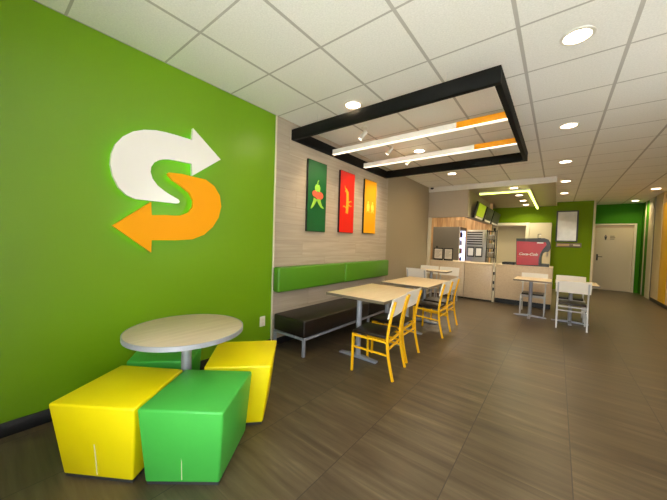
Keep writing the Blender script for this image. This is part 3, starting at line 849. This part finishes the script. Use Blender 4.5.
# ------------------------------------------------------------------ drinks dispenser
SY = FYC+0.06
OUT = [(515.8,266.0),(516.2,238.4),(544.5,238.2),(548.6,239.6),(550.2,243),(550.6,248),(548.0,252.2),(545.2,252.0),(542.5,253.5),(541.0,257.5),(540.6,264.2),(548.6,264.8),(548.8,266.4)]
P = [on_y(px, py, SY) for px, py in OUT]
zb = 0.877
P = [(x, max(z, zb)) for x, z in P]; P[0] = (P[0][0], zb); P[-1] = (P[-1][0], zb)
t = thing('drinks_dispenser', 'red and dark grey fountain drinks dispenser on the counter', 'drinks dispenser', (sum(p[0] for p in P)/len(P), SY+0.22, zb))
o0 = t.location
bm = bmesh.new(); add_prism(bm, [(x-o0.x, z-o0.z) for x, z in P], 1, -0.22, 0.22, 0.004); obj('body', bm, M['dark_grey'], t)
RED = [(516.6,264.8),(516.8,241.2),(546.0,242.4),(546.4,245.0),(543,249),(539.8,254.2),(538.6,259),(538.2,265.2)]
Q = [on_y(px, py, SY) for px, py in RED]
Q = [(x, max(z, zb+0.012)) for x, z in Q]
bm = bmesh.new(); add_prism(bm, [(x-o0.x, z-o0.z) for x, z in Q], 1, -0.226, -0.2205); rp = obj('side_panel', bm, M['red_panel'], t)
rp['label'] = 'red side panel with white script'
def text_obj(name, s, size, m, parent, loc, rot, shear=0.0):
    cu = bpy.data.curves.new(name+'_c', 'FONT'); cu.body = s; cu.size = size; cu.shear = shear; cu.extrude = 0.0008; cu.align_x = 'CENTER'; cu.align_y = 'CENTER'; cu.offset = 0.004*size/0.1
    tmp = bpy.data.objects.new(name+'_c', cu); COL.objects.link(tmp)
    dg = bpy.context.evaluated_depsgraph_get(); me = bpy.data.meshes.new_from_object(tmp.evaluated_get(dg))
    me.name = name
    bpy.data.objects.remove(tmp); me.materials.clear(); me.materials.append(m)
    o = bpy.data.objects.new(name, me); COL.objects.link(o); o.parent = parent; o.location = loc; o.rotation_euler = rot
    return o
cx, cz = on_y(528.0, 254.2, SY)
text_obj('lettering', 'Coca-Cola', 0.078, M['white_ink'], rp, (cx-o0.x, -0.2272, cz-o0.z), (PI/2, 0, 0), 0.35)
# swash under the script
bm = bmesh.new()
pts = [(cx-o0.x-0.19, cz-o0.z-0.055), (cx-o0.x-0.08, cz-o0.z-0.065), (cx-o0.x+0.05, cz-o0.z-0.05), (cx-o0.x+0.14, cz-o0.z-0.062)]
add_prism(bm, ribbon(pts, 0.004, 0.0015), 1, -0.2275, -0.2262); obj('swash', bm, M['tomato'], rp)
lx, lz = on_y(540.2, 242.9, SY)
box('badge', (lx-o0.x-0.055, lx-o0.x+0.055, -0.229, -0.2262, lz-o0.z-0.012, lz-o0.z+0.012), M['white_ink'], rp)
# nozzles and drip tray on the serving side (facing +x)
nx_, nz_ = on_y(546.5, 253.5, SY)
for k in range(5):
    bm = bmesh.new(); add_lathe(bm, [(0.010, -0.06), (0.016, -0.02), (0.016, 0.012)], 12, (nx_-o0.x+0.015, -0.16+0.08*k, nz_-o0.z)); obj('nozzle', bm, M['steel'], t, True)
    box('lever', (nx_-o0.x-0.012, nx_-o0.x-0.004, -0.175+0.08*k, -0.145+0.08*k, nz_-o0.z-0.09, nz_-o0.z-0.01), M['white_paint'], t, 0.002)
tx, tz = on_y(541.5, 264, SY); tx2, _ = on_y(548.6, 264, SY)
box('drip_tray', (tx-o0.x, tx2-o0.x, -0.215, 0.215, 0.0425, 0.052), M['black'], t, 0.002)
# small holder on top
cx2, cz2 = on_y(539.5, 235.5, SY+0.1)
top_z = max(p[1] for p in P)
t = thing('card_holder', 'small black card holder standing on top of the drinks dispenser', 'card holder', (cx2, SY+0.1, top_z+0.001))
bm = bmesh.new(); add_box(bm, -0.03, 0.03, -0.02, 0.02, 0.0, 0.006)
add_tube(bm, [(-0.025, 0, 0.0065), (-0.025, 0, 0.09)], 0.005); add_tube(bm, [(-0.019, 0, 0.085), (0.03, 0, 0.085)], 0.005)
obj('stand', bm, M['black'], t)
bm = bmesh.new(); add_box(bm, 0.002, 0.028, -0.002, 0.002, 0.045, 0.079); obj('card', bm, M['paper'], t)
# dark tray left of the dispenser
t = thing('serving_tray', 'low black tray on the counter left of the drinks dispenser', 'tray', (-0.82, FYC+0.25, 0.876))
bm = bmesh.new(); add_box(bm, -0.15, 0.09, -0.15, 0.15, 0.0, 0.02, 0.006); obj('base', bm, M['black'], t, True)
bm = bmesh.new()
for d in ((-0.15, -0.14, -0.15, 0.15), (0.08, 0.09, -0.15, 0.15), (-0.139, 0.079, -0.15, -0.14), (-0.139, 0.079, 0.14, 0.15)): add_box(bm, *d, 0.0205, 0.05)
obj('rim', bm, M['black'], t)

# ------------------------------------------------------------------ on the left counter: two notices and a dark stand
for k, (pa, pb, lab) in enumerate(((433.8, 443.2, 'dark framed white notice standing on the corner counter, left one'), (444.0, 453.0, 'dark framed white notice standing on the corner counter, right one'))):
    xa, _ = on_y(pa, 253, FYC+0.1); xb, _ = on_y(pb, 253, FYC+0.1); w = xb-xa
    t = thing('notice_frame', lab, 'notice', ((xa+xb)/2, FYC+0.1, 0.8755), 0, 'notices on the counter')
    bm = bmesh.new(); add_box(bm, -w/2, w/2, -0.006, 0.006, 0.001, 0.315, 0.002); add_box(bm, -0.06, 0.06, 0.0065, 0.07, 0.001, 0.01); obj('frame', bm, M['black'], t)
    s = obj('sheet', (lambda b: (add_box(b, -w/2+0.022, w/2-0.022, -0.0085, -0.0062, 0.045, 0.29), b)[1])(bmesh.new()), M['paper'], t)
    bm = bmesh.new()
    for q in range(6): add_box(bm, -w/2+0.04, w/2-0.04-0.03*(q % 3), -0.0092, -0.0087, 0.24-0.03*q, 0.246-0.03*q)
    obj('print_lines', bm, M['ink'], s)
t = thing('cup_dispenser', 'dark stacked cup dispenser in the corner of the counter, left of the notices', 'cup dispenser', (-2.47, FYC+0.34, 0.8755))
bm = bmesh.new(); add_box(bm, -0.055, 0.055, -0.06, 0.06, 0.0, 0.02, 0.004); add_box(bm, -0.055, -0.045, -0.06, 0.06, 0.0205, 0.36); add_box(bm, 0.045, 0.055, -0.06, 0.06, 0.0205, 0.30); obj('frame', bm, M['black'], t)
bm = bmesh.new()
for k in range(8): add_lathe(bm, [(0.028, 0.021+0.035*k), (0.040, 0.052+0.035*k)], 14)
obj('cup_stack', bm, M['dark_grey'], t, True)

# ------------------------------------------------------------------ kitchen equipment
t = thing('drinks_cooler', 'tall grey drinks cooler with a bright side opening behind the counter', 'cooler', (-2.58, 9.0, 0))
# walls: open towards +x
bm = bmesh.new()
add_box(bm, -0.37, 0.37, -0.40, -0.35, 0.001, 1.80, 0.004); add_box(bm, -0.37, 0.37, 0.35, 0.40, 0.001, 1.80, 0.004)
add_box(bm, -0.37, -0.32, -0.349, 0.349, 0.001, 1.80); add_box(bm, -0.319, 0.37, -0.349, 0.349, 0.001, 0.10); add_box(bm, -0.319, 0.37, -0.349, 0.349, 1.72, 1.80)
obj('cabinet', bm, M['fridge'], t)
box('edge_trim', (0.371, 0.385, -0.40, -0.36, 0.001, 1.80), M['white_paint'], t)
box('light_panel', (-0.319, -0.30, -0.345, 0.345, 0.11, 1.71), M['cool_lamp'], t)
box('glow_liner', (-0.29, 0.355, 0.335, 0.3485, 0.12, 1.70), M['cool_lamp'], t)  # inner end wall made to glow, added so the opening looks lit
for z in (0.45, 0.74, 1.02, 1.26, 1.50):
    box('shelf', (-0.295, 0.355, -0.345, 0.334, z, z+0.012), M['white_metal'], t)
b0 = None
shelf_names = {0.752: 'lowest lit', 1.032: 'second lit', 1.272: 'third lit', 1.512: 'top lit'}
for sz, sname in shelf_names.items():
    for k in range(3):
        loc = (-2.58+0.29, 9.0-0.22+0.2*k, sz+0.001)
        pos = ['nearest', 'middle', 'farthest'][k]
        lab = '%s drink bottle on the %s shelf of the cooler' % (pos, sname)
        t = thing('drink_bottle', lab, 'bottle', loc, 0, 'bottles in the cooler')
        bm = bmesh.new(); add_lathe(bm, [(0.03, 0.0), (0.033, 0.006), (0.033, 0.12), (0.014, 0.165), (0.014, 0.18)], 12); obj('body', bm, M['drink%d' % ((k+int(sz*10)) % 4)], t, True)
        bm = bmesh.new(); add_lathe(bm, [(0.016, 0.1805), (0.016, 0.20)], 12); obj('cap', bm, M['white_paint'], t, True)

# bread oven with tray slots and two lit windows
t = thing('bread_oven', 'steel bread oven with tray slots and two bright windows behind the counter', 'oven', (-1.92, 9.55, 0))
box('cabinet', (-0.26, 0.27, -0.20, 0.30, 0.05, 1.75), M['steel'], t, 0.006)
for k in range(6):
    z = 1.28+0.07*k
    box('tray', (-0.25, 0.17, -0.225, -0.2005, z, z+0.022), M['white_metal'], t, 0.003)
    box('slot', (-0.25, 0.17, -0.207, -0.2005, z+0.026, z+0.062), M['black'], t)
for x in (-0.22, 0.0):
    f = box('window_frame', (x-0.01, x+0.19, -0.222, -0.2005, 0.94, 1.24), M['dark_grey'], t, 0.004)
    box('pane', (x+0.02, x+0.16, -0.226, -0.2222, 0.98, 1.20), M['oven_lit'], f)
box('door_handle', (0.20, 0.225, -0.24, -0.2005, 1.0, 1.65), M['steel'], t, 0.004)
for sx in (-0.23, 0.22):
    for sy in (-0.17, 0.26):
        bm = bmesh.new(); add_tube(bm, [(sx, sy, 0.001), (sx, sy, 0.0495)], 0.02); obj('leg', bm, M['black'], t, True)
# black rack with boxes
t = thing('wire_rack', 'narrow black rack beside the bread oven, next to the doorway', 'rack', (-1.50, 9.35, 0))
for sx in (-0.10, 0.10):
    for sy in (-0.15, 0.15):
        bm = bmesh.new(); add_tube(bm, [(sx, sy, 0.001), (sx, sy, 1.75)], 0.012); obj('upright', bm, M['black'], t, True)
for z in (0.5, 0.95, 1.20, 1.45, 1.70):
    bm = bmesh.new()
    add_box(bm, -0.115, 0.115, -0.165, 0.165, z, z+0.014); obj('shelf', bm, M['black'], t)
for z, nm in ((0.965, 'lowest visible'), (1.215, 'middle'), (1.465, 'upper')):
    b = thing('food_carton', 'grey carton with a pale lid on the %s shelf of the black rack' % nm, 'carton', (-1.50, 9.33, z), 0, 'cartons on the rack')
    box('carton', (-0.055, 0.055, -0.12, 0.12, 0.0, 0.12), M['ink'], b, 0.003)
    box('lid', (-0.058, 0.058, -0.123, 0.123, 0.1205, 0.135), M['white_metal'], b, 0.003)

# ------------------------------------------------------------------ menu screens on the bulkhead, facing +x
for k, (ya, yb, m, lab) in enumerate(((7.55, 8.60, M['menu_lime'], 'black menu screen glowing lime, nearest on the bulkhead over the kitchen opening'),
                                      (8.70, 9.70, M['menu_dim'], 'black menu screen, middle of the three over the kitchen opening'),
                                      (9.80, 10.95, M['menu_dim'], 'black menu screen, farthest of the three over the kitchen opening'))):
    t = thing('menu_screen', lab, 'menu screen', (-1.70, (ya+yb)/2, 2.15), 0, 'menu screens')
    h = (yb-ya)/2
    rot = Matrix.Translation((0.105, 0, 0)) @ Matrix.Rotation(math.radians(14), 4, 'Y')
    bm = bmesh.new(); add_box(bm, -0.02, 0.02, -h, h, -0.20, 0.20, 0.004, xf=rot); obj('housing', bm, M['black'], t)
    bm = bmesh.new(); add_box(bm, 0.0205, 0.023, -h+0.14, h-0.10, -0.13, 0.185, xf=rot); obj('screen', bm, m, t)
    bm = bmesh.new(); add_box(bm, 0.0205, 0.023, -h+0.14, h-0.10, -0.19, -0.14, xf=rot); obj('price_strip', bm, M['paper'], t)
    bm = bmesh.new(); add_tube(bm, [(0.0005, 0, 0), (0.082, 0, 0)], 0.02); add_box(bm, 0.0005, 0.012, -0.1, 0.1, -0.1, 0.1); obj('bracket', bm, M['black'], t, True)

# ------------------------------------------------------------------ framed print and strip sign on the lime back wall
t = thing('framed_print', 'dark framed glossy grey print on the lime back wall', 'framed print', (0.205, YG, 1.96))
bm = bmesh.new()
hw, hh = 0.262, 0.475
for d in ((-hw, hw, hh-0.035, hh), (-hw, hw, -hh, -hh+0.035), (-hw, -hw+0.035, -hh+0.0351, hh-0.0351), (hw-0.035, hw, -hh+0.0351, hh-0.0351)): add_box(bm, d[0], d[1], -0.03, -0.001, d[2], d[3])
obj('frame', bm, M['dark_grey'], t)
box('print', (-hw+0.036, hw-0.036, -0.02, -0.001, -hh+0.036, hh-0.036), M['poster_glare'], t)
t = thing('strip_sign', 'narrow horizontal strip sign below the framed print on the lime wall', 'sign', (0.265, YG, 1.385))
box('plate', (-0.30, 0.30, -0.02, -0.001, -0.065, 0.065), M['edge_dark'], t, 0.003)
box('pale_text_panel', (-0.27, 0.02, -0.0225, -0.0202, -0.035, 0.035), M['tan_panel'], t)
bm = bmesh.new(); add_box(bm, 0.11, 0.27, -0.0225, -0.0202, -0.022, 0.022); obj('white_text_panel', bm, M['paper'], t)

# sign plate on the far door
t = thing('door_sign', 'small pale plate with a dark person symbol on the far door', 'sign', (1.305, YB+0.012, 1.665))
box('plate', (-0.17, 0.15, -0.005, -0.0005, -0.11, 0.11), M['door'], t, 0.001)
bm = bmesh.new(); add_lathe(bm, [(0.018, 0), (0.018, 0.002)], 14)
bmesh.ops.transform(bm, matrix=Matrix.Translation((-0.11, -0.0055, 0.065)) @ Matrix.Rotation(PI/2, 4, 'X'), verts=bm.verts)
add_prism(bm, [(-0.145, 0.04), (-0.075, 0.04), (-0.085, -0.01), (-0.095, -0.075), (-0.125, -0.075), (-0.135, -0.01)], 1, -0.0075, -0.0055)
obj('person_symbol', bm, M['black'], t)
bm = bmesh.new()
for z in (0.045, 0.0, -0.045): add_box(bm, -0.01, 0.11-0.02*abs(z)*20, -0.0062, -0.0053, z-0.012, z+0.012)
obj('text_lines', bm, M['ink'], t)

# ------------------------------------------------------------------ outside ground (seen only in reflections) and daylight
struct(box('ground', (XR+T+0.01, 25, YF-T, 14, -0.14, -0.10), M['concrete']))
struct(box('ground', (-25, 25, -30, YF-T-0.01, -0.14, -0.10), M['concrete']))
W = bpy.data.worlds.new('sky'); SC.world = W; W.use_nodes = True
nt = W.node_tree; bg = nt.nodes['Background']
tc = nt.nodes.new('ShaderNodeTexCoord'); sp = nt.nodes.new('ShaderNodeSeparateXYZ'); nt.links.new(tc.outputs['Generated'], sp.inputs[0])
c = ramp(nt, math_node(nt, 'MULTIPLY_ADD', sp.outputs[2], 0.5, 0.5), [(0.45, lin((200, 196, 188))), (0.52, lin((250, 250, 250))), (1.0, lin((190, 210, 240)))])
nt.links.new(c, bg.inputs['Color']); bg.inputs['Strength'].default_value = 6.6
sl = bpy.data.lights.new('sun', 'SUN'); sl.energy = 58.0; sl.angle = 0.01; sl.color = (1, 0.98, 0.95)
so = bpy.data.objects.new('sun', sl); COL.objects.link(so); so.rotation_euler = Vector((0.55, 0.06, -0.83)).to_track_quat('-Z', 'Y').to_euler()
pl = bpy.data.lights.new('window_portal', 'AREA'); pl.shape = 'RECTANGLE'; pl.size = 2.8; pl.size_y = 2.28; pl.cycles.is_portal = True
po = bpy.data.objects.new('window_portal', pl); COL.objects.link(po); po.location = (0.30, YF-0.03, 1.31); po.rotation_euler = (PI/2, 0, PI)
po.rotation_euler = (-PI/2, 0, 0) if False else (PI/2, 0, 0)

# light must leave the portal towards +y
d = po.rotation_euler.to_matrix() @ Vector((0, 0, -1))
if d.y < 0: po.rotation_euler = (-PI/2, 0, 0)

pl2 = bpy.data.lights.new('side_portal', 'AREA'); pl2.shape = 'RECTANGLE'; pl2.size = 3.4; pl2.size = 1.0; pl2.size_y = 1.2; pl2.cycles.is_portal = True
po2 = bpy.data.objects.new('side_portal', pl2); COL.objects.link(po2); po2.location = (XR+0.01, 2.9, 1.9); po2.rotation_euler = (0, PI/2, 0)
if (po2.rotation_euler.to_matrix() @ Vector((0, 0, -1))).x > 0: po2.rotation_euler = (0, -PI/2, 0)

SC.view_settings.view_transform = 'Standard'; SC.view_settings.look = 'None'
SC.view_settings.gamma = 1.0; SC.view_settings.use_curve_mapping = False
SC.view_settings.exposure = 0.18
SC.cycles.use_denoising = True
SC.cycles.max_bounces = 8; SC.cycles.diffuse_bounces = 5
SC.cycles.sample_clamp_indirect = 30.0
